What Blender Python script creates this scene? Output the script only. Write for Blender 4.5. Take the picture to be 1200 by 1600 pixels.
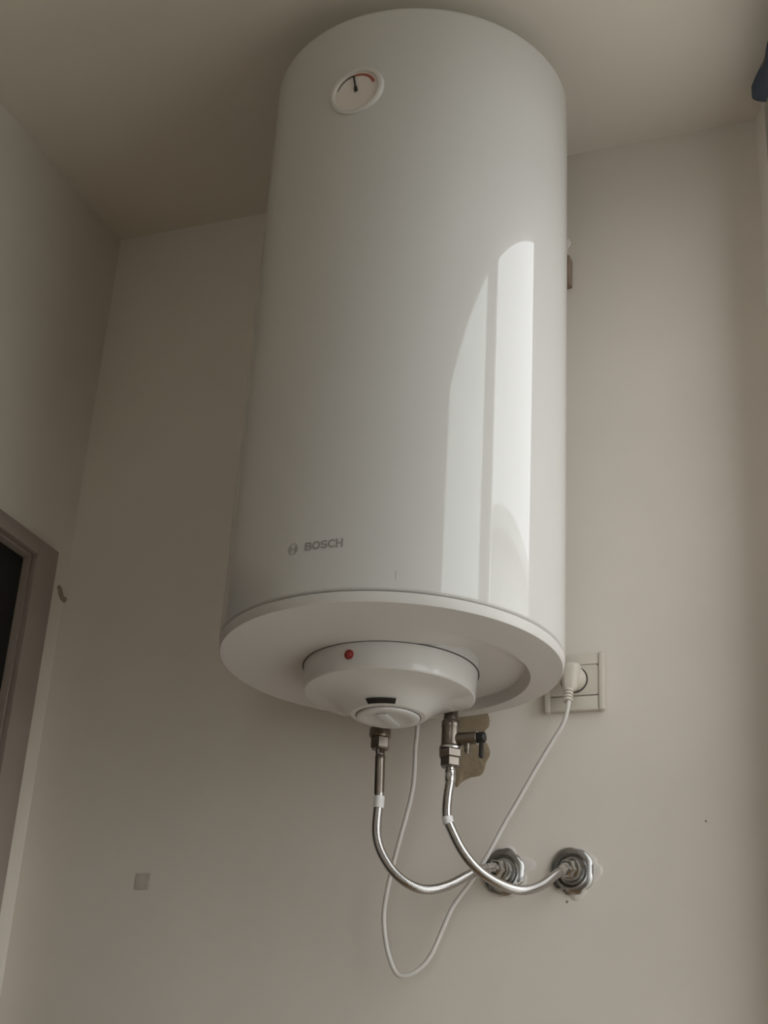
import bpy, bmesh, math, random
from mathutils import Vector, Matrix, noise
for o in list(bpy.data.objects): bpy.data.objects.remove(o, do_unlink=True)
S = bpy.context.scene
COL = S.collection
PI = math.pi

# ------------------------------------------------------------------ camera
yaw, pitch, roll = -0.38601, 0.44234, 0.06183
fwd = Vector((math.sin(yaw)*math.cos(pitch), math.cos(yaw)*math.cos(pitch), math.sin(pitch)))
rgt = Vector((math.cos(yaw), -math.sin(yaw), 0)); up = rgt.cross(fwd)
r2 = math.cos(roll)*rgt + math.sin(roll)*up
u2 = -math.sin(roll)*rgt + math.cos(roll)*up
cd = bpy.data.cameras.new('camera'); cam = bpy.data.objects.new('camera', cd); COL.objects.link(cam)
cd.sensor_fit = 'HORIZONTAL'; cd.sensor_width = 36.0; cd.lens = 36.0*2339.0/1200.0
cd.clip_start = .02
cam.matrix_world = Matrix(((r2.x, u2.x, -fwd.x, .67425), (r2.y, u2.y, -fwd.y, -1.96591), (r2.z, u2.z, -fwd.z, -.66697), (0, 0, 0, 1)))
S.camera = cam

# ------------------------------------------------------------------ sky and exposure
w = bpy.data.worlds.new('sky'); S.world = w; w.use_nodes = True
bg = w.node_tree.nodes['Background']
bg.inputs[0].default_value = (.965, .99, 1.02, 1); bg.inputs[1].default_value = 3.3
vs = S.view_settings
vs.view_transform = 'Standard'; vs.look = 'None'; vs.gamma = 1.0; vs.exposure = 0.0
vs.use_curve_mapping = False

# ------------------------------------------------------------------ layout of the room (metres; z = 0 is the heater's lower seam)
XL, H, ZF, YB = -.6917, .969, -1.80, -3.0           # left wall, ceiling, floor, wall behind
XR0, SPL = .478, .36                                # right wall: x = XR0 - SPL*y
LR = math.hypot(1, SPL)
def rw(y, off=0.0, z=0.0):                          # a point on the right wall, off metres into the room
    return Vector((XR0 - SPL*y - off/LR, y - off*SPL/LR, z))
WY0, WY1, WZ0, WZ1 = -.138, -1.07, -1.45, .855       # window opening (y range, z range)

# portal that guides the daylight sampling through the window opening
ld = bpy.data.lights.new('window_daylight_portal', 'AREA'); ld.shape = 'RECTANGLE'
ld.cycles.is_portal = True
lo = bpy.data.objects.new('window_daylight_portal', ld); COL.objects.link(lo)
ld.size = (WY0-WY1)*LR; ld.size_y = WZ1-WZ0
wn = Vector((-1, -SPL, 0)).normalized(); wt = Vector((SPL, -1, 0)).normalized()
pc = rw((WY0+WY1)/2, -.05, (WZ0+WZ1)/2)
zx = -wn; yx = Vector((0, 0, 1)); xx = yx.cross(zx)
lo.matrix_world = Matrix(((xx.x, yx.x, zx.x, pc.x), (xx.y, yx.y, zx.y, pc.y), (xx.z, yx.z, zx.z, pc.z), (0, 0, 0, 1)))

# ------------------------------------------------------------------ materials
def mat(name, col, rough=.5, metal=0.0, coat=0.0, noise_amt=0.0, noise_scale=6.0, bump=0.0, bump_scale=40.0, col2=None, spec=.5, detail=4.0):
    m = bpy.data.materials.new(name); m.use_nodes = True
    nt = m.node_tree; b = nt.nodes['Principled BSDF']
    b.inputs['Roughness'].default_value = rough; b.inputs['Metallic'].default_value = metal
    b.inputs['Coat Weight'].default_value = coat; b.inputs['Coat Roughness'].default_value = .012
    b.inputs['Specular IOR Level'].default_value = spec
    c = (*col, 1)
    tc = nt.nodes.new('ShaderNodeTexCoord')
    n = nt.nodes.new('ShaderNodeTexNoise'); n.inputs['Scale'].default_value = noise_scale; n.inputs['Detail'].default_value = detail
    nt.links.new(tc.outputs['Object'], n.inputs['Vector'])
    mx = nt.nodes.new('ShaderNodeMix'); mx.data_type = 'RGBA'
    if col2 is None: col2 = tuple(v*(1-noise_amt) for v in col)
    mx.inputs[6].default_value = c; mx.inputs[7].default_value = (*col2, 1)
    rp = nt.nodes.new('ShaderNodeMapRange'); rp.inputs[1].default_value = .35; rp.inputs[2].default_value = .7
    nt.links.new(n.outputs['Fac'], rp.inputs[0]); nt.links.new(rp.outputs[0], mx.inputs[0])
    nt.links.new(mx.outputs[2], b.inputs['Base Color'])
    if bump > 0:
        n2 = nt.nodes.new('ShaderNodeTexNoise'); n2.inputs['Scale'].default_value = bump_scale; n2.inputs['Detail'].default_value = 6
        nt.links.new(tc.outputs['Object'], n2.inputs['Vector'])
        bp = nt.nodes.new('ShaderNodeBump'); bp.inputs['Strength'].default_value = bump; bp.inputs['Distance'].default_value = .002
        nt.links.new(n2.outputs['Fac'], bp.inputs['Height']); nt.links.new(bp.outputs[0], b.inputs['Normal'])
    return m

M = {}
M['wall'] = mat('painted_plaster', (.84, .78, .70), .75, noise_amt=.07, noise_scale=3.0, bump=.12, bump_scale=30)
M['ceil'] = mat('ceiling_paint', (.82, .765, .67), .8, noise_amt=.04, noise_scale=2, bump=.1, bump_scale=25)
M['floor'] = mat('floor_boards', (.56, .375, .215), .5, noise_amt=.2, noise_scale=3)
M['casing'] = mat('grey_brown_casing_paint', (.40, .345, .30), .5, noise_amt=.08, noise_scale=9, bump=.1)
M['leaf'] = mat('black_door_paint', (.008, .009, .010), .5, noise_amt=.2)
M['enamel'] = mat('white_enamel', (.645, .625, .595), .7, coat=1.0, noise_amt=.01, spec=.0)
M['enamel'].node_tree.nodes['Principled BSDF'].inputs['Coat IOR'].default_value = 1.58
M['plastic'] = mat('white_plastic', (.68, .65, .615), .38, noise_amt=.015)
M['cover'] = mat('cover_plastic', (.66, .635, .60), .45, coat=.8, noise_amt=.015)
M['knob'] = mat('knob_plastic', (.68, .66, .63), .3, noise_amt=.02)
M['black'] = mat('black_plastic', (.015, .014, .013), .4, noise_amt=.1)
M['dark'] = mat('dark_gap', (.05, .045, .04), .6, noise_amt=.1)
M['red'] = mat('red_lamp_plastic', (.28, .02, .02), .2, coat=.5, noise_amt=.2, noise_scale=200)
M['redprint'] = mat('red_print', (.40, .12, .08), .5, noise_amt=.05)
M['greyprint'] = mat('grey_print', (.33, .31, .29), .45, noise_amt=.05)
M['dial'] = mat('dial_face', (.80, .73, .67), .35, noise_amt=.02)
M['steel'] = mat('stainless_steel', (.62, .60, .57), .28, metal=1, noise_amt=.12, noise_scale=60)
M['dullchrome'] = mat('dull_chrome', (.50, .49, .47), .26, metal=1, noise_amt=.25, noise_scale=70)
M['chrome'] = mat('chrome', (.66, .65, .63), .18, metal=1, noise_amt=.15, noise_scale=50)
M['nickel'] = mat('nickel_plated_brass', (.25, .215, .18), .30, metal=1, noise_amt=.2, noise_scale=40)
M['band'] = mat('white_sleeve', (.88, .87, .85), .45, noise_amt=.05, noise_scale=80)
M['cable'] = mat('cable_sheath', (.74, .71, .66), .45, noise_amt=.04, noise_scale=50)
M['socket'] = mat('socket_plastic', (.70, .655, .56), .35, noise_amt=.03)
M['plug'] = mat('plug_rubber', (.72, .67, .575), .45, noise_amt=.04)
M['bare'] = mat('bare_plaster', (.40, .32, .215), .9, col2=(.30, .235, .155), noise_scale=28, bump=.8, bump_scale=90)
M['putty'] = mat('putty', (.80, .75, .69), .85, noise_amt=.12, noise_scale=45, bump=.6, bump_scale=80)
M['filler'] = mat('grey_filler', (.64, .585, .52), .9, noise_amt=.15, noise_scale=60, bump=.5, bump_scale=100)
M['rust'] = mat('rusty_steel', (.36, .27, .21), .7, metal=.2, col2=(.26, .19, .15), noise_scale=60)
M['blue'] = mat('dark_blue_cloth', (.085, .115, .175), .9, noise_amt=.25, noise_scale=60, bump=.3, bump_scale=300)
M['wood'] = mat('window_casing_paint', (.36, .32, .28), .5, noise_amt=.1)
M['mark'] = mat('dark_smudge', (.38, .30, .25), .9, noise_amt=.2, noise_scale=40)
M['street'] = mat('pale_render', (.74, .73, .70), .9, noise_amt=.15, noise_scale=1.5)
M['street_ground'] = mat('pale_concrete', (.55, .53, .49), .9, noise_amt=.3, noise_scale=.8)
# braided hose: two crossing helices on the tube's UVs
def braid():
    m = bpy.data.materials.new('steel_braid'); m.use_nodes = True; nt = m.node_tree; b = nt.nodes['Principled BSDF']
    b.inputs['Metallic'].default_value = 1; b.inputs['Roughness'].default_value = .22
    uv = nt.nodes.new('ShaderNodeUVMap'); sep = nt.nodes.new('ShaderNodeSeparateXYZ'); nt.links.new(uv.outputs[0], sep.inputs[0])
    def mth(op, a, c, val=None):
        k = nt.nodes.new('ShaderNodeMath'); k.operation = op
        if a is not None: nt.links.new(a, k.inputs[0])
        if c is not None: nt.links.new(c, k.inputs[1])
        elif val is not None: k.inputs[1].default_value = val
        return k.outputs[0]
    u = mth('MULTIPLY', sep.outputs[0], None, 2*PI*8); v = mth('MULTIPLY', sep.outputs[1], None, 2*PI*230)
    s1 = mth('SINE', mth('ADD', u, v), None); s2 = mth('SINE', mth('SUBTRACT', u, v), None)
    h = mth('MULTIPLY', s1, s2)
    bp = nt.nodes.new('ShaderNodeBump'); bp.inputs['Strength'].default_value = .18; bp.inputs['Distance'].default_value = .0006
    nt.links.new(h, bp.inputs['Height']); nt.links.new(bp.outputs[0], b.inputs['Normal'])
    cr = nt.nodes.new('ShaderNodeMapRange'); cr.inputs[1].default_value = -1; cr.inputs[2].default_value = 1
    nt.links.new(h, cr.inputs[0])
    mx = nt.nodes.new('ShaderNodeMix'); mx.data_type = 'RGBA'
    mx.inputs[6].default_value = (.38, .36, .34, 1); mx.inputs[7].default_value = (.60, .58, .55, 1)
    nt.links.new(cr.outputs[0], mx.inputs[0]); nt.links.new(mx.outputs[2], b.inputs['Base Color'])
    return m
M['braid'] = braid()
def glass():
    m = bpy.data.materials.new('window_glass'); m.use_nodes = True; nt = m.node_tree
    for n in list(nt.nodes): nt.nodes.remove(n)
    o = nt.nodes.new('ShaderNodeOutputMaterial'); t = nt.nodes.new('ShaderNodeBsdfTransparent'); t.inputs[0].default_value = (.96, .97, .965, 1)
    g = nt.nodes.new('ShaderNodeBsdfGlossy'); g.inputs['Roughness'].default_value = .01
    lw = nt.nodes.new('ShaderNodeLayerWeight'); lw.inputs[0].default_value = .5
    pw = nt.nodes.new('ShaderNodeMath'); pw.operation = 'POWER'; pw.inputs[1].default_value = 5; nt.links.new(lw.outputs['Facing'], pw.inputs[0])
    f = nt.nodes.new('ShaderNodeMath'); f.operation = 'MULTIPLY_ADD'; f.inputs[1].default_value = .96; f.inputs[2].default_value = .04; nt.links.new(pw.outputs[0], f.inputs[0])
    mx = nt.nodes.new('ShaderNodeMixShader')
    nt.links.new(f.outputs[0], mx.inputs[0]); nt.links.new(t.outputs[0], mx.inputs[1]); nt.links.new(g.outputs[0], mx.inputs[2])
    nt.links.new(mx.outputs[0], o.inputs[0]); return m
M['glass'] = glass()

# ------------------------------------------------------------------ helpers
def link(name, me, m, parent=None, smooth=True, ang=35):
    for p in me.polygons: p.use_smooth = smooth
    if smooth: me.set_sharp_from_angle(angle=math.radians(ang))
    if m: me.materials.append(M[m])
    o = bpy.data.objects.new(name, me); COL.objects.link(o)
    if parent:
        o.parent = parent
        o.matrix_parent_inverse = Matrix.Translation(parent.location).inverted()
    return o
def fin(name, bm, m, parent=None, smooth=True, ang=35):
    bmesh.ops.remove_doubles(bm, verts=bm.verts, dist=1e-6)
    bmesh.ops.recalc_face_normals(bm, faces=bm.faces)
    me = bpy.data.meshes.new(name); bm.to_mesh(me); bm.free()
    return link(name, me, m, parent, smooth, ang)
def thing(name, label, cat, loc, group=None):
    o = bpy.data.objects.new(name, None); COL.objects.link(o); o.location = loc
    o.empty_display_size = .05; o['label'] = label; o['category'] = cat
    if group: o['group'] = group
    return o
def struct(o): o['kind'] = 'structure'; return o
def bbox(bm, p0, p1, bev=0, seg=2):
    c = [(a+b)/2 for a, b in zip(p0, p1)]; s = [abs(b-a) for a, b in zip(p0, p1)]
    r = bmesh.ops.create_cube(bm, size=1, matrix=Matrix.Translation(c) @ Matrix.Diagonal((*s, 1)))
    if bev:
        es = list({e for v in r['verts'] for e in v.link_edges})
        bmesh.ops.bevel(bm, geom=es, offset=bev, segments=seg, affect='EDGES', profile=.5)
def box(name, p0, p1, m, parent=None, bev=0, seg=2):
    bm = bmesh.new(); bbox(bm, p0, p1, bev, seg); return fin(name, bm, m, parent)
def lathe(bm, prof, seg=96, mtx=None):
    """profile of (r, z) turned about z; r = 0 closes the end"""
    rings = []
    for r, z in prof:
        if r < 1e-7: rings.append([bm.verts.new((0, 0, z))])
        else: rings.append([bm.verts.new((r*math.cos(2*PI*i/seg), r*math.sin(2*PI*i/seg), z)) for i in range(seg)])
    vs_ = [v for k in rings for v in k]
    for a, b in zip(rings, rings[1:]):
        for i in range(seg):
            j = (i+1) % seg
            if len(a) == 1 and len(b) == 1: continue
            if len(a) == 1: bm.faces.new((a[0], b[i], b[j]))
            elif len(b) == 1: bm.faces.new((a[i], b[0], a[j]))
            else: bm.faces.new((a[i], b[i], b[j], a[j]))
    if mtx is not None: bmesh.ops.transform(bm, matrix=mtx, verts=vs_)
def frame_to(p, d):
    """matrix that puts local z along d at p"""
    return Matrix.Translation(p) @ Vector(d).to_track_quat('Z', 'Y').to_matrix().to_4x4()
def turned(name, prof, m, parent, p=(0, 0, 0), d=(0, 0, 1), seg=48, ang=35):
    bm = bmesh.new(); lathe(bm, prof, seg, frame_to(p, d)); return fin(name, bm, m, parent, ang=ang)
def hexnut(name, r, h, m, parent, p, d, turn=0.0):
    """hexagonal nut from p along d, chamfered at both ends"""
    bm = bmesh.new()
    lathe(bm, [(0, 0), (r*.86, 0), (r, h*.10), (r, h*.90), (r*.86, h), (0, h)], 6, frame_to(p, d) @ Matrix.Rotation(turn, 4, 'Z'))
    return fin(name, bm, m, parent, ang=20)
def catmull(pts, n=10):
    P = [Vector(p) for p in pts]; P = [2*P[0]-P[1]] + P + [2*P[-1]-P[-2]]; out = []
    for i in range(1, len(P)-2):
        a, b, c, d = P[i-1:i+3]
        for k in range(n):
            t = k/n
            out.append(.5*((2*b)+(-a+c)*t+(2*a-5*b+4*c-d)*t*t+(-a+3*b-3*c+d)*t**3))
    out.append(P[-2]); return out
def tube(name, path, rad, m, parent=None, seg=16):
    """tube with UVs (u around, v metres along); rad a number or a function of the 0..1 length"""
    T = [(path[min(i+1, len(path)-1)]-path[max(i-1, 0)]).normalized() for i in range(len(path))]
    N = T[0].orthogonal().normalized(); vs_ = []; fs = []; uvs = []; L = 0; Ls = []
    tot = sum((b-a).length for a, b in zip(path, path[1:]))
    for i, (p, t) in enumerate(zip(path, T)):
        if i: L += (p-path[i-1]).length
        N = (N - t*N.dot(t)).normalized(); B = t.cross(N); r = rad(L/tot) if callable(rad) else rad
        Ls.append(L)
        for k in range(seg):
            a = 2*PI*k/seg; vs_.append(p + r*(math.cos(a)*N+math.sin(a)*B))
    for i in range(len(path)-1):
        for k in range(seg):
            k2 = (k+1) % seg
            fs.append((i*seg+k, i*seg+k2, (i+1)*seg+k2, (i+1)*seg+k))
            uvs += [(k/seg, Ls[i]), ((k+1)/seg, Ls[i]), ((k+1)/seg, Ls[i+1]), (k/seg, Ls[i+1])]
    n0 = len(fs); fs.append(tuple(reversed(range(seg)))); fs.append(tuple(range((len(path)-1)*seg, len(path)*seg)))
    uvs += [(0, 0)]*(2*seg)
    me = bpy.data.meshes.new(name); me.from_pydata(vs_, [], fs); l = me.uv_layers.new(name='UVMap')
    for i, q in enumerate(uvs): l.data[i].uv = q
    return link(name, me, m, parent, ang=50)
def grid_mesh(name, quads, m, parent=None, smooth=False):
    bm = bmesh.new()
    for q in quads: bm.faces.new([bm.verts.new(p) for p in q])
    return fin(name, bm, m, parent, smooth)
def slab(name, a, b, z0, z1, holes, thick, outn, m):
    """upright wall from a to b (plan points), with rectangular holes (s0,s1,z0,z1) along it, thickness outwards"""
    a = Vector((*a, 0)); b = Vector((*b, 0)); d = (b-a).normalized(); Lw = (b-a).length; on = Vector((*outn, 0)).normalized()
    ss = sorted({0, Lw, *[h[0] for h in holes], *[h[1] for h in holes]}); zs = sorted({z0, z1, *[h[2] for h in holes], *[h[3] for h in holes]})
    bm = bmesh.new(); P = lambda s, z, o: a + d*s + on*o + Vector((0, 0, z))
    solid = lambda s, z: 0 < s < Lw and z0 < z < z1 and not any(h[0] < s < h[1] and h[2] < z < h[3] for h in holes)
    def q(*p): bm.faces.new([bm.verts.new(v) for v in p])
    cs = [(ss[i]+ss[i+1])/2 for i in range(len(ss)-1)]; cz = [(zs[i]+zs[i+1])/2 for i in range(len(zs)-1)]
    for i in range(len(cs)):
        for j in range(len(cz)):
            if not solid(cs[i], cz[j]): continue
            s0, s1, t0, t1 = ss[i], ss[i+1], zs[j], zs[j+1]
            q(P(s0, t0, 0), P(s1, t0, 0), P(s1, t1, 0), P(s0, t1, 0)); q(P(s0, t0, thick), P(s1, t0, thick), P(s1, t1, thick), P(s0, t1, thick))
            if i == 0 or not solid(cs[i-1], cz[j]): q(P(s0, t0, 0), P(s0, t1, 0), P(s0, t1, thick), P(s0, t0, thick))
            if i == len(cs)-1 or not solid(cs[i+1], cz[j]): q(P(s1, t0, 0), P(s1, t1, 0), P(s1, t1, thick), P(s1, t0, thick))
            if j == 0 or not solid(cs[i], cz[j-1]): q(P(s0, t0, 0), P(s1, t0, 0), P(s1, t0, thick), P(s0, t0, thick))
            if j == len(cz)-1 or not solid(cs[i], cz[j+1]): q(P(s0, t1, 0), P(s1, t1, 0), P(s1, t1, thick), P(s0, t1, thick))
    return struct(fin(name, bm, m, smooth=False))

# ------------------------------------------------------------------ the room
DY0, DY1, DZ = -.107, -.93, .277                    # door opening on the left wall
XRB = XR0 - SPL*YB
wall_back = slab('wall_back', (XL, 0), (XR0, 0), ZF, H, [], .15, (0, 1), 'wall')
wall_left = slab('wall_left', (XL, 0), (XL, YB), ZF, H, [(-DY0, -DY1, ZF, DZ)], .15, (-1, 0), 'wall')
wall_right = slab('wall_right', (XR0, 0), (XRB, YB), ZF, H, [(-WY0*LR, -WY1*LR, WZ0, WZ1)], .04, (1, SPL), 'wall')
RX0, RX1, RZ0, RZ1 = .35, .95, -.7, .2               # opening added behind the camera for fill light
wall_rear = slab('wall_rear', (XL, YB), (XRB, YB), ZF, H, [(RX0-XL, RX1-XL, RZ0, RZ1)], .15, (0, -1), 'wall')
def plate(name, z0, z1, m):
    e = .037*LR
    P = [(XL-.15, .15), (XR0+e*.9, .15), (XR0+e, 0), (XRB+e, YB-.15), (XL-.15, YB-.15)]
    bm = bmesh.new(); lo = [bm.verts.new((x, y, z0)) for x, y in P]; hi = [bm.verts.new((x, y, z1)) for x, y in P]
    bm.faces.new(lo); bm.faces.new(hi)
    for i in range(len(P)): bm.faces.new((lo[i], lo[(i+1) % len(P)], hi[(i+1) % len(P)], hi[i]))
    return struct(fin(name, bm, m, smooth=False))
ceiling = plate('ceiling', H, H+.15, 'ceil')
floor = plate('floor', ZF-.15, ZF, 'floor')

# door in the left wall: casing boards, black leaf set slightly back
d1 = struct(bpy.data.objects.new('door_1', None)); COL.objects.link(d1); d1.location = (XL, DY0, ZF)
CT = .012
box('casing_board', (XL, -.049, ZF), (XL+CT, DY0, .305), 'casing', d1, .002)
box('casing_board', (XL, DY1, ZF), (XL+CT, DY1-.058, .305), 'casing', d1, .002)
box('casing_head', (XL, DY0, DZ), (XL+CT, DY1, .305), 'casing', d1, .002)
box('door_jamb', (XL-.11, DY0, ZF), (XL+.002, DY0-.004, DZ), 'casing', d1, .001)
box('door_jamb', (XL-.11, DY1, ZF), (XL+.002, DY1+.010, DZ), 'casing', d1, .001)
box('head_jamb', (XL-.11, DY0-.004, DZ-.006), (XL+.002, DY1+.010, DZ), 'casing', d1, .001)
leaf = box('door_leaf', (XL-.050, DY0-.005, ZF+.006), (XL-.010, DY1+.011, DZ-.007), 'leaf', d1, .002)
turned('door_handle', [(0, 0), (.024, 0), (.024, .006), (.009, .009), (.009, .03), (.02, .04), (.026, .05), (.02, .062), (0, .066)], 'nickel', leaf, (XL-.010, DY1+.075, ZF+1.0), (1, 0, 0), 32)

# window in the right wall
w1 = struct(bpy.data.objects.new('window_1', None)); COL.objects.link(w1); w1.location = rw((WY0+WY1)/2, 0, WZ0)
def wbox(name, y0, y1, z0, z1, o0, o1, m, parent=w1, bev=.003):
    bm = bmesh.new(); L0 = -y0*LR; L1 = -y1*LR; base = Vector((XR0, 0, 0))
    bbox(bm, (min(L0, L1), o0, z0), (max(L0, L1), o1, z1), bev)
    mm = Matrix(((wt.x*1, wn.x, 0, base.x), (wt.y, wn.y, 0, base.y), (0, 0, 1, 0), (0, 0, 0, 1)))
    bmesh.ops.transform(bm, matrix=mm, verts=bm.verts); return fin(name, bm, m, parent)
CW = .02
wbox('casing_board', WY0+CW*.9, WY0, WZ0-.05, WZ1+.03, 0, .018, 'wood')
wbox('casing_board', WY1, WY1-.05, WZ0-.05, WZ1+.03, 0, .018, 'wood')
wbox('casing_head', WY0, WY1, WZ1, WZ1+.03, 0, .018, 'wood')
wbox('window_sill', WY0+.03, WY1-.05, WZ0-.03, WZ0, -.038, .06, 'plastic')
fw = .03; ym0, ym1 = -.425, -.545
wbox('window_frame', WY0, WY0-fw*.4, WZ0, WZ1, -.036, -.012, 'plastic')
wbox('window_frame', WY1, WY1+fw*.4, WZ0, WZ1, -.036, -.012, 'plastic')
wbox('window_frame', WY0, WY1, WZ1-.012, WZ1, -.036, -.012, 'plastic')
wbox('window_frame', WY0, WY1, WZ0, WZ0+.05, -.036, -.012, 'plastic')
wbox('mullion', ym0-.02, ym1+.015, WZ0, WZ1, -.036, -.010, 'plastic')
# the sash next to the corner has been slid across behind the other one
wbox('pane', ym1+.015, WY1+.012, WZ0+.05, WZ1-.012, -.021, -.018, 'glass', bev=0)
wbox('sliding_pane', ym1+.015, WY1+.012, WZ0+.05, WZ1-.012, -.031, -.028, 'glass', bev=0)

# unseen window added in the rear wall to let in fill daylight
w2 = struct(bpy.data.objects.new('added_fill_window', None)); COL.objects.link(w2); w2.location = ((RX0+RX1)/2, YB, RZ0)
for a, b in (((RX0, RZ0), (RX0+.035, RZ1)), ((RX1-.035, RZ0), (RX1, RZ1)), ((RX0+.035, RZ0), (RX1-.035, RZ0+.035)), ((RX0+.035, RZ1-.035), (RX1-.035, RZ1))):
    box('window_frame', (a[0], YB-.07, a[1]), (b[0], YB-.02, b[1]), 'plastic', w2, .003)
box('pane', (RX0+.035, YB-.048, RZ0+.035), (RX1-.035, YB-.044, RZ1-.035), 'glass', w2)

# ------------------------------------------------------------------ water heater
RH, AY = .225, -.25
heater = thing('water_heater', 'large white cylindrical electric water heater hung high on the wall', 'water heater', (0, AY, 0))
def at(x, y, z): return Vector((x, y, z))
bm = bmesh.new()
lathe(bm, [(RH-.004, .0), (RH-.0015, .0012), (RH, .0030), (RH, .0036), (RH, .006), (RH, .45), (RH, .890), (RH, .892), (RH-.0006, .8955), (RH-.0025, .8985), (RH-.006, .8995)], 256, Matrix.Translation((0, AY, 0)))
fin('body', bm, 'enamel', heater, ang=40)
bm = bmesh.new()
lathe(bm, [(RH-.006, .8990), (RH-.0075, .9012), (RH-.012, .903), (RH-.05, .908), (.09, .911), (0, .912)], 192, Matrix.Translation((0, AY, 0)))
fin('top_cap', bm, 'plastic', heater, ang=40)
turned('seam_groove', [(RH-.010, .004), (RH-.0045, .002), (RH-.0045, -.002), (RH-.010, -.004)], 'dark', heater, (0, AY, 0), seg=192)
# bottom cap: rim band, flat underside and a pocket round the pipes at the back right
ZP, RP, RC, RCY = -.0146, .2216, .172, -.218
def pocket(az):
    a = (math.degrees(az)+180) % 360 - 180
    def sm(t): t = max(0, min(1, t)); return t*t*(3-2*t)
    return .0165*min(sm((a+62)/50), sm((128-a)/22))
bm = bmesh.new(); n = 256; ring = []
for k, (r, z) in enumerate([(RH-.006, -.0012), (RH-.0012, -.0016), (RH-.0004, -.0026), (RH-.0006, -.0036), (RP+.0014, -.0128), (RP+.0004, ZP), (RP-.0015, ZP)]):
    ring.append([bm.verts.new((r*math.cos(2*PI*i/n), AY+r*math.sin(2*PI*i/n), z)) for i in range(n)])
for t in (.35, .7, .97):
    L = []
    for i in range(n):
        a = 2*PI*i/n
        o = Vector(((RP-.0015)*math.cos(a), AY+(RP-.0015)*math.sin(a), 0)); c = Vector(((RC+.0006)*math.cos(a), RCY+(RC+.0006)*math.sin(a), 0))
        L.append(bm.verts.new((*(o.lerp(c, t)).xy, ZP)))
    ring.append(L)
for r, f in [(RC, 0.0), (RC-.0012, .10), (RC-.0045, .92), (RC-.0065, 1), (.14, 1), (.10, 1)]:
    ring.append([bm.verts.new((r*math.cos(2*PI*i/n), RCY+r*math.sin(2*PI*i/n), ZP+f*pocket(2*PI*i/n))) for i in range(n)])
for A, B in zip(ring, ring[1:]):
    for i in range(n): bm.faces.new((A[i], A[(i+1) % n], B[(i+1) % n], B[i]))
bm.faces.new(ring[-1])
fin('bottom_cap', bm, 'plastic', heater, ang=28)
# control cover: round box with a flat back, falling to the knob in a shallow cone
CX, CY, YF = -.008, -.229, -.1635
def dshape(r, z, n=160, yf=YF, bl=1.0):
    P = []
    for i in range(n):
        a = 2*PI*i/n; x = CX+r*math.cos(a); y = CY+r*math.sin(a)
        P.append((x, min(y, yf), z))
    return P
bm = bmesh.new(); RK = .0475
prof = [(.1158, .004), (.1150, -.012), (.1132, -.033), (.1121, -.0472), (.1106, -.0488), (.1098, -.0490), (.098, -.0510), (.083, -.0545), (.072, -.0590), (.062, -.0655), (.054, -.0715), (.0505, -.0742), (.0492, -.0752), (.0478, -.0755), (0, -.0755)]
rs = []
for r, z in prof[:-1]:
    rs.append([bm.verts.new(p) for p in dshape(r, z, yf=YF if z > -.0500 else YF+.001)])
for A, B in zip(rs, rs[1:]):
    for i in range(160):
        j = (i+1) % 160; bm.faces.new((A[i], A[j], B[j], B[i]))
bm.faces.new(rs[-1]); bm.faces.new(rs[0])
cover = fin('control_cover', bm, 'cover', heater, ang=24)
bm = bmesh.new(); A = [bm.verts.new(p) for p in dshape(.1163, -.0150)]; B = [bm.verts.new(p) for p in dshape(.1163, -.0140)]
for i in range(160): bm.faces.new((A[i], A[(i+1) % 160], B[(i+1) % 160], B[i]))
bm.faces.new(A); bm.faces.new(B); fin('cover_gap', bm, 'dark', heater)
turned('knob', [(0, .004), (.0412, .004), (.0412, -.0012), (.0405, -.0030), (.0385, -.0042), (.030, -.0045), (.0285, -.0040), (0, -.0040)], 'knob', heater, (CX, CY, -.0755), seg=96)
turned('knob_groove', [(.0424, .002), (.0424, -.0004), (.0408, -.0004), (.0408, .002)], 'dark', heater, (CX, CY, -.0755), seg=96)
box('knob_grip', (CX-.008, CY-.026, -.0822), (CX+.008, CY+.026, -.0790), 'knob', heater, .002)
# black pointer window above the knob, red lamp on the cover's side
bm = bmesh.new(); a0, a1 = math.radians(-99), math.radians(-60); N = 10
for k in range(N):
    b0 = a0+(a1-a0)*k/N; b1 = a0+(a1-a0)*(k+1)/N
    for (ra, za, rb, zb) in [(.0585, -.0692, .0518, -.0741)]:
        bm.faces.new([bm.verts.new((CX+r*math.cos(b), CY+r*math.sin(b), z)) for r, z, b in ((ra, za, b0), (ra, za, b1), (rb, zb, b1), (rb, zb, b0))])
bmesh.ops.remove_doubles(bm, verts=bm.verts, dist=1e-6)
bmesh.ops.solidify(bm, geom=bm.faces[:], thickness=.001)
fin('setting_window', bm, 'black', heater)
la = math.radians(-96.5); ln = Vector((math.cos(la), math.sin(la), -.1)).normalized()
lp = turned('indicator_lamp', [(0, .0035), (.004, .003), (.0062, .0012), (.0066, -.002), (0, -.002)][::-1], 'red', heater, (CX+.1138*math.cos(la), CY+.1138*math.sin(la), -.030), ln, 32)
lp['label'] = 'small round dark red indicator lamp'
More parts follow.
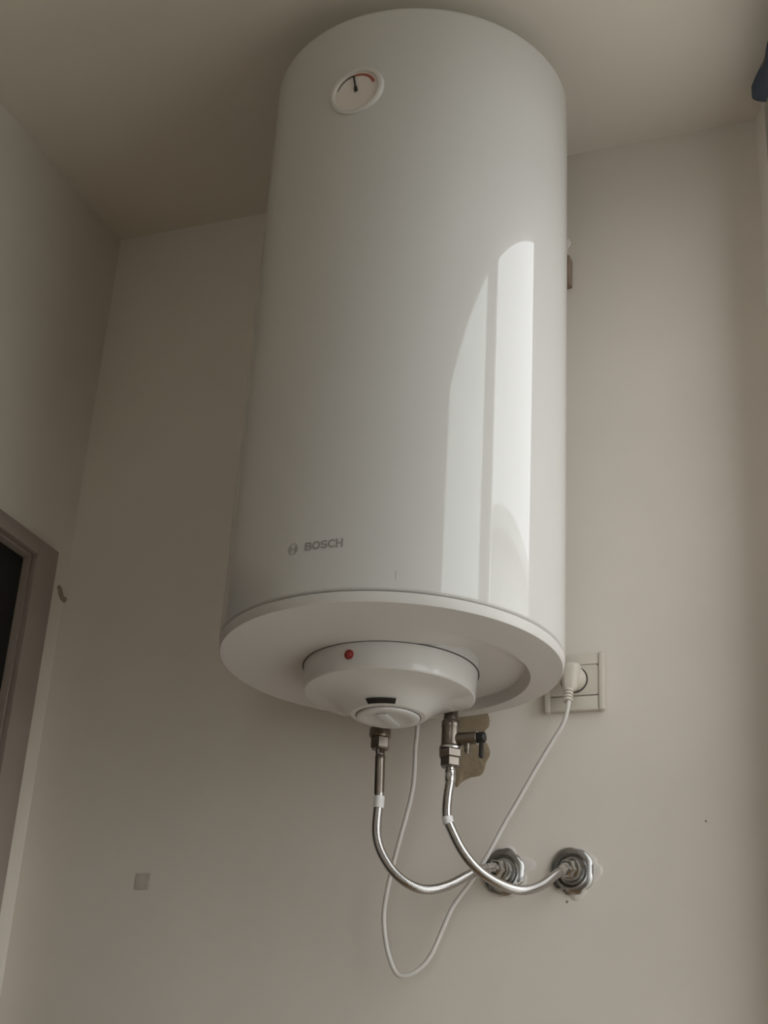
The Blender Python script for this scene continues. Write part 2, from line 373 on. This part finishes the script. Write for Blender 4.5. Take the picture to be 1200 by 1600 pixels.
# thermometer near the top
ta = math.radians(-93.2); tn = Vector((math.cos(ta), math.sin(ta), 0)); tp = Vector((RH*math.cos(ta), AY+RH*math.sin(ta), .757))
th = turned('thermometer', [(0, -.006), (.041, -.006), (.0405, .0015), (.0390, .0028), (.0360, .0034), (.0340, .0030), (.0325, .0012), (.0325, -.001)], 'plastic', heater, tp, tn, 96)
th['label'] = 'round thermometer dial in a raised white bezel'
turned('dial_face', [(0, .0005), (.0328, .0005), (.0328, -.003)], 'dial', th, tp, tn, 64)
tang = Vector((-math.sin(ta), math.cos(ta), 0)); zv = Vector((0, 0, 1))
def dial_pt(a, r, h): return tp + tn*h + r*(math.cos(a)*tang + math.sin(a)*zv)
def dial_arc(name, a0, a1, r0a, r1a, r0b, r1b, m, h=.0009):
    bm = bmesh.new(); N = 24
    for k in range(N):
        t0, t1 = k/N, (k+1)/N; b0 = math.radians(a0+(a1-a0)*t0); b1 = math.radians(a0+(a1-a0)*t1)
        i0 = r0a+(r0b-r0a)*t0; i1 = r0a+(r0b-r0a)*t1; o0 = r1a+(r1b-r1a)*t0; o1 = r1a+(r1b-r1a)*t1
        bm.faces.new([bm.verts.new(dial_pt(b, r, h)) for b, r in ((b0, i0), (b0, o0), (b1, o1), (b1, i1))])
    bmesh.ops.remove_doubles(bm, verts=bm.verts, dist=1e-6); bmesh.ops.solidify(bm, geom=bm.faces[:], thickness=-.0003)
    return fin(name, bm, m, th)
dial_arc('cold_arc', 168, 100, .0290, .0300, .0270, .0298, 'black')
dial_arc('hot_arc', 100, 18, .0262, .0298, .0250, .0300, 'redprint')
bm = bmesh.new(); na = math.radians(101)
nd = math.cos(na)*tang + math.sin(na)*zv; ns = -math.sin(na)*tang + math.cos(na)*zv
P = [(-.002, .0024), (.004, .0026), (.010, .0012), (.026, .0010), (.026, -.0010), (.010, -.0012), (.004, -.0026), (-.002, -.0024)]
lo_ = [bm.verts.new(tp+tn*.0014+nd*a+ns*b) for a, b in P]; hi_ = [bm.verts.new(tp+tn*.0024+nd*a+ns*b) for a, b in P]
bm.faces.new(lo_); bm.faces.new(hi_)
for i in range(8): bm.faces.new((lo_[i], lo_[(i+1) % 8], hi_[(i+1) % 8], hi_[i]))
fin('needle', bm, 'black', th)
# lettering and emblem printed on the body
def wrap(me, z0, a0, h=.00025):
    """flat x,y mesh wrapped round the body from angle a0"""
    for v in me.vertices:
        a = a0 + v.co.x/RH; y = v.co.y
        v.co = ((RH+h)*math.cos(a), AY+(RH+h)*math.sin(a), z0+y)
def arc(cx, cy, rx, ry, a0, a1, n=10): return [(cx+rx*math.cos(math.radians(a0+(a1-a0)*k/n)), cy+ry*math.sin(math.radians(a0+(a1-a0)*k/n))) for k in range(n+1)]
GL = {  # strokes in a box one unit high
    'B': ([[(.10, .10), (.10, .90)], [(.10, .90), (.42, .90)] + arc(.42, .71, .20, .19, 90, -90) + [(.10, .52)], [(.10, .52), (.46, .52)] + arc(.46, .31, .21, .21, 90, -90) + [(.10, .10)]], .78),
    'O': ([arc(.44, .5, .34, .40, 0, 360, 28)], .90),
    'S': ([arc(.36, .70, .25, .20, 25, 180, 12) + arc(.36, .70, .25, .20, 180, 262, 6) + arc(.36, .30, .26, .20, 82, -90, 14) + arc(.36, .30, .26, .20, -90, -158, 6)], .74),
    'C': ([arc(.44, .5, .34, .40, 48, 312, 22)], .80),
    'H': ([[(.10, .0), (.10, 1.0)], [(.62, .0), (.62, 1.0)], [(.10, .5), (.62, .5)]], .74)}
def lettering(word, height, width, sw=.20):
    bm = bmesh.new(); x = 0; segs = []
    for ch in word:
        for line in GL[ch][0]:
            for p, q in zip(line, line[1:]): segs.append((Vector((p[0]+x, p[1])), Vector((q[0]+x, q[1]))))
        x += GL[ch][1]
    kx = width/(x-.02); ky = height
    for p, q in segs:
        d = (q-p)
        if d.length < 1e-6: continue
        d.normalize(); nn = Vector((-d.y, d.x))*sw/2; e = d*.05
        bm.faces.new([bm.verts.new((v.x*kx, v.y*ky, 0)) for v in (p-e-nn, q+e-nn, q+e+nn, p-e+nn)])
    me = bpy.data.meshes.new('lettering'); bm.to_mesh(me); bm.free(); return me
me = lettering('BOSCH', .0108, .0505); wrap(me, .0557, math.radians(-98.3))
o = link('lettering', me, 'greyprint', heater, smooth=False); o['label'] = 'grey printed letters BOSCH'
bm = bmesh.new()
def ann(r0, r1, a0, a1, N):
    for k in range(N):
        b0 = a0+(a1-a0)*k/N; b1 = a0+(a1-a0)*(k+1)/N
        bm.faces.new([bm.verts.new((r*math.cos(b), r*math.sin(b), 0)) for b, r in ((b0, r0), (b0, r1), (b1, r1), (b1, r0))])
ann(.0066, .0075, 0, 2*PI, 48)
ann(.0044, .0056, math.radians(-48), math.radians(48), 12); ann(.0044, .0056, math.radians(132), math.radians(228), 12)
for y0, y1, x0_, x1_ in ((-.0006, .0006, -.0030, .0030), (-.0040, .0040, -.0036, -.0027), (-.0040, .0040, .0027, .0036)):
    bm.faces.new([bm.verts.new(p) for p in ((x0_, y0, 0), (x1_, y0, 0), (x1_, y1, 0), (x0_, y1, 0))])
me = bpy.data.meshes.new('emblem'); bm.to_mesh(me); bm.free(); wrap(me, .0612, math.radians(-102.7))
link('emblem', me, 'greyprint', heater, smooth=False)
bm = bmesh.new()
bm.faces.new([bm.verts.new(p) for p in ((0, 0, 0), (.0007, .0002, 0), (.0005, .011, 0), (-.0002, .011, 0))])
me = bpy.data.meshes.new('scratch'); bm.to_mesh(me); bm.free(); wrap(me, .0135, math.radians(-68.8)); link('scratch', me, 'greyprint', heater, smooth=False)
# pipe stubs and wall bracket
for sx, zb in ((-.05, -.0655), (.05, -.060)):
    turned('pipe_stub', [(0, .006), (.0095, .006), (.0095, -.054), (.0100, -.056), (.0100, zb), (0, zb)][::-1], 'nickel', heater, (sx if sx < 0 else .0505, -.15, 0), seg=32)
br = box('wall_bracket', (-.181, -.022, .700), (.1775, -.0005, .752), 'rust', heater, .002)
turned('bracket_screw', [(0, 0), (.0045, 0), (.0045, .016), (.011, .017), (.013, .020), (.011, .024), (0, .026)], 'putty', heater, (.166, 0, .775), (0, -1, 0), 24)

# ------------------------------------------------------------------ safety valve under the cold pipe
vx, vy = .0512, -.15
sv = thing('safety_valve', 'nickel safety valve with black lever under the heater', 'valve', (vx, vy, -.11))
turned('valve_body', [(0, -.0600), (.0118, -.0600), (.0128, -.0615), (.0128, -.069), (.0122, -.070), (.0122, -.094), (.0135, -.095), (.0140, -.097), (0, -.097)][::-1], 'nickel', sv, (vx, vy, 0), seg=40)
turned('collar_ring', [(0, -.097), (.0150, -.097), (.0153, -.0985), (.0150, -.1000), (0, -.1000)][::-1], 'steel', sv, (vx+.0004, vy, 0), seg=40)
turned('side_arm', [(0, 0), (.0088, 0), (.0088, .026), (.0080, .027), (.0080, .0275), (0, .0275)], 'nickel', sv, (vx+.0095, vy, -.086), (1, 0, .03), 32)
turned('arm_ring', [(.006, 0), (.0092, 0), (.0094, .0012), (.006, .0018)], 'chrome', sv, (vx+.0365, vy, -.0853), (1, 0, .03), 32)
turned('drain_spout', [(0, 0), (.0042, 0), (.0042, .010), (.0030, .012), (.0030, .0145), (0, .0145)], 'nickel', sv, (vx+.024, vy-.001, -.092), (0, 0, -1), 20)
bm = bmesh.new(); lathe(bm, [(0, 0), (.0070, 0), (.0078, .002), (.0074, .008), (.006, .0095), (0, .010)], 28, frame_to((vx+.0385, vy, -.0852), (1, 0, .03)))
bbox(bm, (vx+.0405, vy-.0045, -.113), (vx+.0455, vy+.0045, -.086), .0018)
lv = fin('lever', bm, 'black', sv); lv['label'] = 'black plastic lever'

# ------------------------------------------------------------------ flexible braided hoses
HL = [(-0.0484, -0.15, -0.095), (-0.0472, -0.15, -0.1065), (-0.0466, -0.15, -0.1328), (-0.0453, -0.15, -0.1615), (-0.0466, -0.15, -0.1913), (-0.0453, -0.15, -0.2121), (-0.0389, -0.147, -0.2321), (-0.0247, -0.14, -0.2542), (-0.0058, -0.13, -0.2698), (0.0138, -0.115, -0.2744), (0.0344, -0.095, -0.2661), (0.0534, -0.07, -0.2482), (0.0654, -0.05, -0.2357), (0.0778, -0.03, -0.2291)]
HR = [(0.0524, -0.15, -0.1240), (0.0533, -0.15, -0.1381), (0.0504, -0.15, -0.1652), (0.0505, -0.15, -0.1888), (0.0563, -0.146, -0.2055), (0.0685, -0.138, -0.23), (0.084, -0.128, -0.2499), (0.1014, -0.115, -0.263), (0.121, -0.1, -0.2708), (0.1376, -0.085, -0.2712), (0.1528, -0.065, -0.2616), (0.1654, -0.045, -0.2452), (0.1752, -0.025, -0.2306)]
def hose(pts, label, band_i, nut):
    h = thing('flexible_hose', label, 'hose', pts[0], 'braided hoses under the water heater')
    path = catmull(pts, 10); tube('braided_tube', path, .0063, 'braid', h, 20)
    d0 = (path[0]-path[1]).normalized(); d1_ = (path[-1]-path[-2]).normalized()
    nut(h, path)
    b = path[band_i[0]:band_i[1]]; sb = tube('sleeve_band', b, .0071, 'band', h, 20); sb['label'] = 'white plastic sleeve'
    turned('end_ferrule', [(.0045, -.014), (.0068, -.013), (.0070, -.006), (.0066, -.005), (.0070, -.003), (.0070, .003), (.0055, .005), (0, .005)], 'chrome', h, path[-1], d1_, 28)
    return h
def nut_l(h, path):
    turned('nut_collar', [(0, 0), (.0138, 0), (.0145, -.0015), (.0145, -.0105), (.0130, -.0125), (0, -.0125)][::-1], 'nickel', h, (-.0496, -.15, -.0655), seg=40)
    hexnut('hex_nut', .0132, .0165, 'nickel', h, (-.0489, -.15, -.0775), (0, 0, -1), .25)
    turned('ferrule', [(0, .004), (.0062, .004), (.0062, -.008), (.0069, -.009), (.0070, -.016), (.0067, -.017), (.0067, -.060), (.0060, -.062)][::-1], 'nickel', h, (-.0477, -.15, -.094), (-.03, 0, 1), 32)
def nut_r(h, path):
    hexnut('hex_nut', .0160, .0115, 'nickel', h, (.0519, -.15, -.1002), (0, 0, -1), .3)
    hexnut('hex_nut', .0138, .0125, 'nickel', h, (.0521, -.15, -.1110), (0, 0, -1), .3)
    turned('ferrule', [(0, .004), (.0064, .004), (.0064, -.005), (.0072, -.006), (.0072, -.0085), (.0066, -.009), (.0066, -.0105), (.0071, -.0115), (.0071, -.020), (.0062, -.021)][::-1], 'chrome', h, (.0524, -.15, -.1225), (-.02, 0, 1), 32)
hose(HL, 'braided steel hose from the hot outlet under the round knob', (29, 35), nut_l)
hose(HR, 'braided steel hose from the safety valve, crossing in front', (30, 36), nut_r)

# ------------------------------------------------------------------ chrome wall connections with ragged putty round them
def rag(name, cx, cz, r0, amp, thick, m, parent, seed, sx=1, sz=1, dome=.5, n=56):
    """ragged flat lump on the back wall"""
    bm = bmesh.new(); rings = []
    for f, y in ((1, 0), (.93, -thick*.7), (.7, -thick), (.3, -thick)):
        L = []
        for i in range(n):
            a = 2*PI*i/n
            rr = r0*(1+amp*noise.noise(Vector((math.cos(a)*1.6, math.sin(a)*1.6, seed)))*2+amp*.5*noise.noise(Vector((math.cos(a)*5, math.sin(a)*5, seed+9))))*f
            L.append(bm.verts.new((cx+sx*rr*math.cos(a), y, cz+sz*rr*math.sin(a))))
        rings.append(L)
    for A, B in zip(rings, rings[1:]):
        for i in range(n): bm.faces.new((A[i], A[(i+1) % n], B[(i+1) % n], B[i]))
    bm.faces.new(rings[-1]); return fin(name, bm, m, parent, ang=60)
def wall_conn(cx, cz, label, end, dirn, seed):
    t = thing('wall_connection', label, 'pipe fitting', (cx, 0, cz), 'chrome connections on the wall')
    bm = bmesh.new(); n = 48; rings = []
    for r, y, am in [(.0300, -.0005, .05), (.0296, -.0035, .05), (.0270, -.0062, .03), (.0215, -.0075, 0), (.0185, -.0055, 0), (.0175, -.004, 0)]:
        rings.append([bm.verts.new((cx+r*(1+am*2*noise.noise(Vector((math.cos(2*PI*i/n)*2.2, math.sin(2*PI*i/n)*2.2, seed))))*math.cos(2*PI*i/n), y, cz+1.08*r*(1+am*2*noise.noise(Vector((math.cos(2*PI*i/n)*2.2, math.sin(2*PI*i/n)*2.2, seed))))*math.sin(2*PI*i/n))) for i in range(n)])
    for A, B in zip(rings, rings[1:]):
        for i in range(n): bm.faces.new((A[i], A[(i+1) % n], B[(i+1) % n], B[i]))
    bm.faces.new(rings[-1])
    fin('flange', bm, 'dullchrome', t)
    e = Vector(end); b = Vector((cx, -.003, cz)); d = Vector(dirn).normalized()
    turned('elbow_seat', [(0, 0), (.0155, 0), (.0150, .009), (.0125, .012), (0, .013)], 'dullchrome', t, b, (0, -1, 0), 36)
    hexnut('hex_nut', .0125, .012, 'chrome', t, e + d*.001, d, .2)
    turned('washer', [(0, 0), (.0135, 0), (.0138, .0015), (.0132, .003), (0, .003)], 'chrome', t, e + d*.012, d, 32)
    return t
wall_conn(.0835, -.2290, 'chrome wall fitting behind where the two hoses cross', HL[-1], (.35, .9, .0), 3.1)
wall_conn(.1790, -.2295, 'chrome wall fitting at the right, below the power socket', HR[-1], (.35, .9, .1), 7.7)
rag('plaster_patch', .0905, -.2300, .0325, .22, .0026, 'putty', wall_back, 2.0, 1.0, .98)
rag('plaster_patch', .1850, -.2310, .0325, .22, .0026, 'putty', wall_back, 5.2, 1.02, 1.0)

# ------------------------------------------------------------------ marks on the walls
st = [(-0.006, 0.0111), (0.0132, 0.0196), (0.0347, 0.0134), (0.0503, 0.0048), (0.0574, -0.009), (0.0568, -0.0213), (0.0512, -0.0276), (0.0506, -0.0398), (0.0566, -0.0495), (0.0598, -0.0618), (0.0544, -0.0746), (0.051, -0.0864), (0.0455, -0.0926), (0.0315, -0.0948), (0.0194, -0.1007), (0.0111, -0.1077), (0.0056, -0.089), (-0.0031, -0.0606), (-.007, -.03)]
pts = catmull([(x, 0, z) for x, z in st+[st[0]]], 4)[:-1]
bm = bmesh.new(); cx0 = sum(p.x for p in pts)/len(pts); cz0 = sum(p.z for p in pts)/len(pts); rr = []
for f, y in ((1.0, 0.0), (.985, -.0012), (.93, -.0018), (.5, -.0014)):
    rr.append([bm.verts.new((cx0+(p.x-cx0)*f, y-.0006*abs(noise.noise(p*90))*(y != 0), cz0+(p.z-cz0)*f)) for p in pts])
for A, B in zip(rr, rr[1:]):
    for i in range(len(A)): bm.faces.new((A[i], A[(i+1) % len(A)], B[(i+1) % len(A)], B[i]))
bm.faces.new(rr[-1])
bp_ = fin('bare_plaster_patch', bm, 'bare', wall_back); bp_['label'] = 'brown patch of unpainted plaster'
box('filled_hole', (-.4865, 0, -.2425), (-.4625, -.0012, -.2185), 'filler', wall_back, .001, 1)
rag('speck', .1716, -.2695, .0019, .2, .0006, 'mark', wall_back, 1.0, n=14)
rag('speck', .3582, -.1677, .0015, .2, .0006, 'mark', wall_back, 2.0, n=14)
bm = bmesh.new()
for c, r in [((XL, -.0150, .2545), (.0016, .0085, .0055)), ((XL, -.0105, .2480), (.0018, .0085, .0065)), ((XL, -.0050, .2425), (.0022, .0080, .0058)), ((XL+.002, 0, .2405), (.0052, .0020, .0054))]:
    bmesh.ops.create_uvsphere(bm, u_segments=14, v_segments=8, radius=1, matrix=Matrix.Translation(c) @ Matrix.Diagonal((*r, 1)))
fin('smudge', bm, 'mark', wall_left)

# ------------------------------------------------------------------ power socket and plug
sk = thing('power_socket', 'cream wall power socket beside the heater rim with a plug in it', 'socket', (.184, 0, .034))
x0, x1, z0, z1 = .1405, .2265, -.0095, .0755
box('backing_plate', (x0+.002, 0, z0+.002), (x1-.002, -.006, z1-.002), 'socket', sk, .002)
box('frame_rail', (x0, -.002, z0), (x0+.0085, -.0125, z1), 'socket', sk, .0025, 3)
box('frame_rail', (x1-.0085, -.002, z0), (x1, -.0125, z1), 'socket', sk, .0025, 3)
box('frame_band', (x0+.0080, -.002, z1-.0175), (x1-.0080, -.0105, z1-.001), 'socket', sk, .0015)
box('frame_band', (x0+.0080, -.002, z0+.001), (x1-.0080, -.0105, z0+.0215), 'socket', sk, .0015)
# insert with a round well
ix0, ix1, iz0, iz1 = x0+.0088, x1-.0088, z0+.0228, z1-.0184; wc = Vector((.1835, 0, .0362)); wr = .0195
bm = bmesh.new(); n = 64; rect = []; circ = []
for i in range(n):
    a = 2*PI*i/n; c, s = math.cos(a), math.sin(a); t = min(((ix1 if c > 0 else ix0)-wc.x)/c if abs(c) > 1e-6 else 9, ((iz1 if s > 0 else iz0)-wc.z)/s if abs(s) > 1e-6 else 9)
    rect.append((wc.x+t*c, wc.z+t*s)); circ.append((wc.x+wr*c, wc.z+wr*s))
R_ = [[bm.verts.new((x, y, z)) for x, z in L] for L, y in ((rect, -.004), (rect, -.0105), (circ, -.0105), ([(wc.x+(x-wc.x)*.97, wc.z+(z-wc.z)*.97) for x, z in circ], -.003))]
for A, B in zip(R_, R_[1:]):
    for i in range(n): bm.faces.new((A[i], A[(i+1) % n], B[(i+1) % n], B[i]))
bm.faces.new(R_[-1]); ins = fin('insert', bm, 'socket', sk)
turned('well_ring', [(.0178, 0), (.0196, 0), (.0196, .0009), (.0178, .0009)], 'dark', ins, (wc.x, -.0104, wc.z), (0, -1, 0), 48)
turned('well_floor', [(0, 0), (.0188, 0), (.0188, .0008), (0, .0008)], 'plug', ins, (wc.x, -.0032, wc.z), (0, -1, 0), 40)

cord = thing('power_lead', 'thin white power cord looping from heater to the wall socket', 'power cord', (.1839, -.045, -.0115))
CORD = [(0.1834, -0.040, 0.004), (0.1839, -0.045, -0.0115), (0.1772, -0.043, -0.0361), (0.1627, -0.04, -0.0579), (0.1399, -0.036, -0.0921), (0.1141, -0.032, -0.1336), (0.0891, -0.03, -0.1753), (0.068, -0.03, -0.2142), (0.0469, -0.03, -0.2468), (0.0227, -0.03, -0.2792), (0.0089, -0.032, -0.3118), (-0.0048, -0.034, -0.344), (-0.0221, -0.036, -0.3633), (-0.0392, -0.04, -0.3713), (-0.0514, -0.042, -0.3655), (-0.0631, -0.045, -0.337), (-0.0682, -0.05, -0.2996), (-0.066, -0.052, -0.2703), (-0.0586, -0.055, -0.2349), (-0.0493, -0.06, -0.2028), (-0.0383, -0.064, -0.1641), (-0.0304, -0.068, -0.1342), (-0.0272, -0.07, -0.1097), (-0.0259, -0.074, -0.0695), (-0.0245, -0.075, -0.0538), (-.024, -.075, -.02), (-.024, -.075, -.004)]
tube('cable', catmull(CORD, 8), .0031, 'cable', cord, 14)
# angled plug: round disc in the well, body bending down, ribbed strain relief
plug = turned('plug', [(0, 0), (.0172, 0), (.0176, .002), (.0176, .014), (.0165, .017), (.012, .022), (0, .024)], 'plug', cord, (wc.x, -.0048, wc.z), (0, -1, 0), 40)
bm = bmesh.new()
body = catmull([(wc.x+.002, -.034, wc.z+.017), (wc.x+.001, -.036, wc.z+.008), (wc.x, -.037, wc.z-.004), (wc.x-.0005, -.038, wc.z-.018), (wc.x-.0008, -.039, wc.z-.024)], 5)
prev = None
for i, p in enumerate(body):
    t = i/(len(body)-1); hw = .0128-.0052*max(0, (t-.35)/.65)**1.3; hd = .0135-.0065*max(0, (t-.25)/.75)
    if i == 0: hw *= .55; hd *= .6
    elif i == 1: hw *= .80; hd *= .82
    elif i == 2: hw *= .93; hd *= .93
    L = []
    for k in range(28):
        a = 2*PI*k/28; c, s = math.cos(a), math.sin(a)
        L.append(bm.verts.new((p.x+hw*math.copysign(abs(c)**.7, c), p.y+.004+hd*math.copysign(abs(s)**.7, s), p.z)))
    if prev:
        for k in range(28): bm.faces.new((prev[k], prev[(k+1) % 28], L[(k+1) % 28], L[k]))
    else: bm.faces.new(L)
    prev = L
bm.faces.new(prev)
fin('plug_grip', bm, 'plug', plug, ang=50)
tube('strain_relief', [Vector((wc.x-.0008, -.0375, wc.z-.022)), Vector((wc.x-.0010, -.0395, wc.z-.032)), Vector((wc.x-.0008, -.0425, wc.z-.042))], lambda t: .0052, 'plug', plug, 20)
for k in range(4):
    z = wc.z-.0245-.0049*k; y = -.0385-.0013*k
    turned('relief_rib', [(.004, 0), (.0069, .0002), (.0071, .0016), (.0069, .0030), (.004, .0032)], 'plug', plug, (wc.x-.0009, y, z), (0, -.25, -1), 24)

# ------------------------------------------------------------------ dark blue swag over the window
sw = thing('curtain_swag', 'dark blue cloth swag under the ceiling at the right edge', 'curtain', rw(-.3, .02, .93))
bm = bmesh.new(); N = 120; Mz = 10; front = []
for i in range(N+1):
    y = -.074-(1.20)*i/N; s = -y-.074
    drop = .022+min(1, s/.083)**.9*.085 + .03*(math.sin(max(0, s-.083)*9)**2 if s > .083 else 0)
    L = []
    for j in range(Mz+1):
        t = j/Mz; z = H-.0015-drop*t
        off = .020+.006*math.sin(s*90)*min(1, s*6)*(.4+.6*t)+.003*math.sin(s*37+2)
        L.append(bm.verts.new(rw(y, off, z)))
    front.append(L)
for A, B in zip(front, front[1:]):
    for j in range(Mz): bm.faces.new((A[j], A[j+1], B[j+1], B[j]))
bmesh.ops.solidify(bm, geom=bm.faces[:], thickness=.002)
fin('cloth', bm, 'blue', sw, ang=60)
rp = [rw(-.06, .013, H-.007), rw(-.7, .013, H-.007), rw(-1.28, .013, H-.007)]
tube('rail', [Vector(p) for p in rp], .005, 'nickel', sw, 12)

# ------------------------------------------------------------------ the house across the street, seen only in reflections
bm = bmesh.new(); bbox(bm, (-40, -40, ZF-4.3), (60, 40, ZF-4)); struct(fin('ground', bm, 'street_ground', smooth=False))
bm = bmesh.new(); bbox(bm, (6.5, -.7, ZF-4), (9.5, 6.5, 2.95)); bbox(bm, (6.3, -.9, 2.95), (9.7, 6.7, 3.1))
struct(fin('facade_outside', bm, 'street', smooth=False))
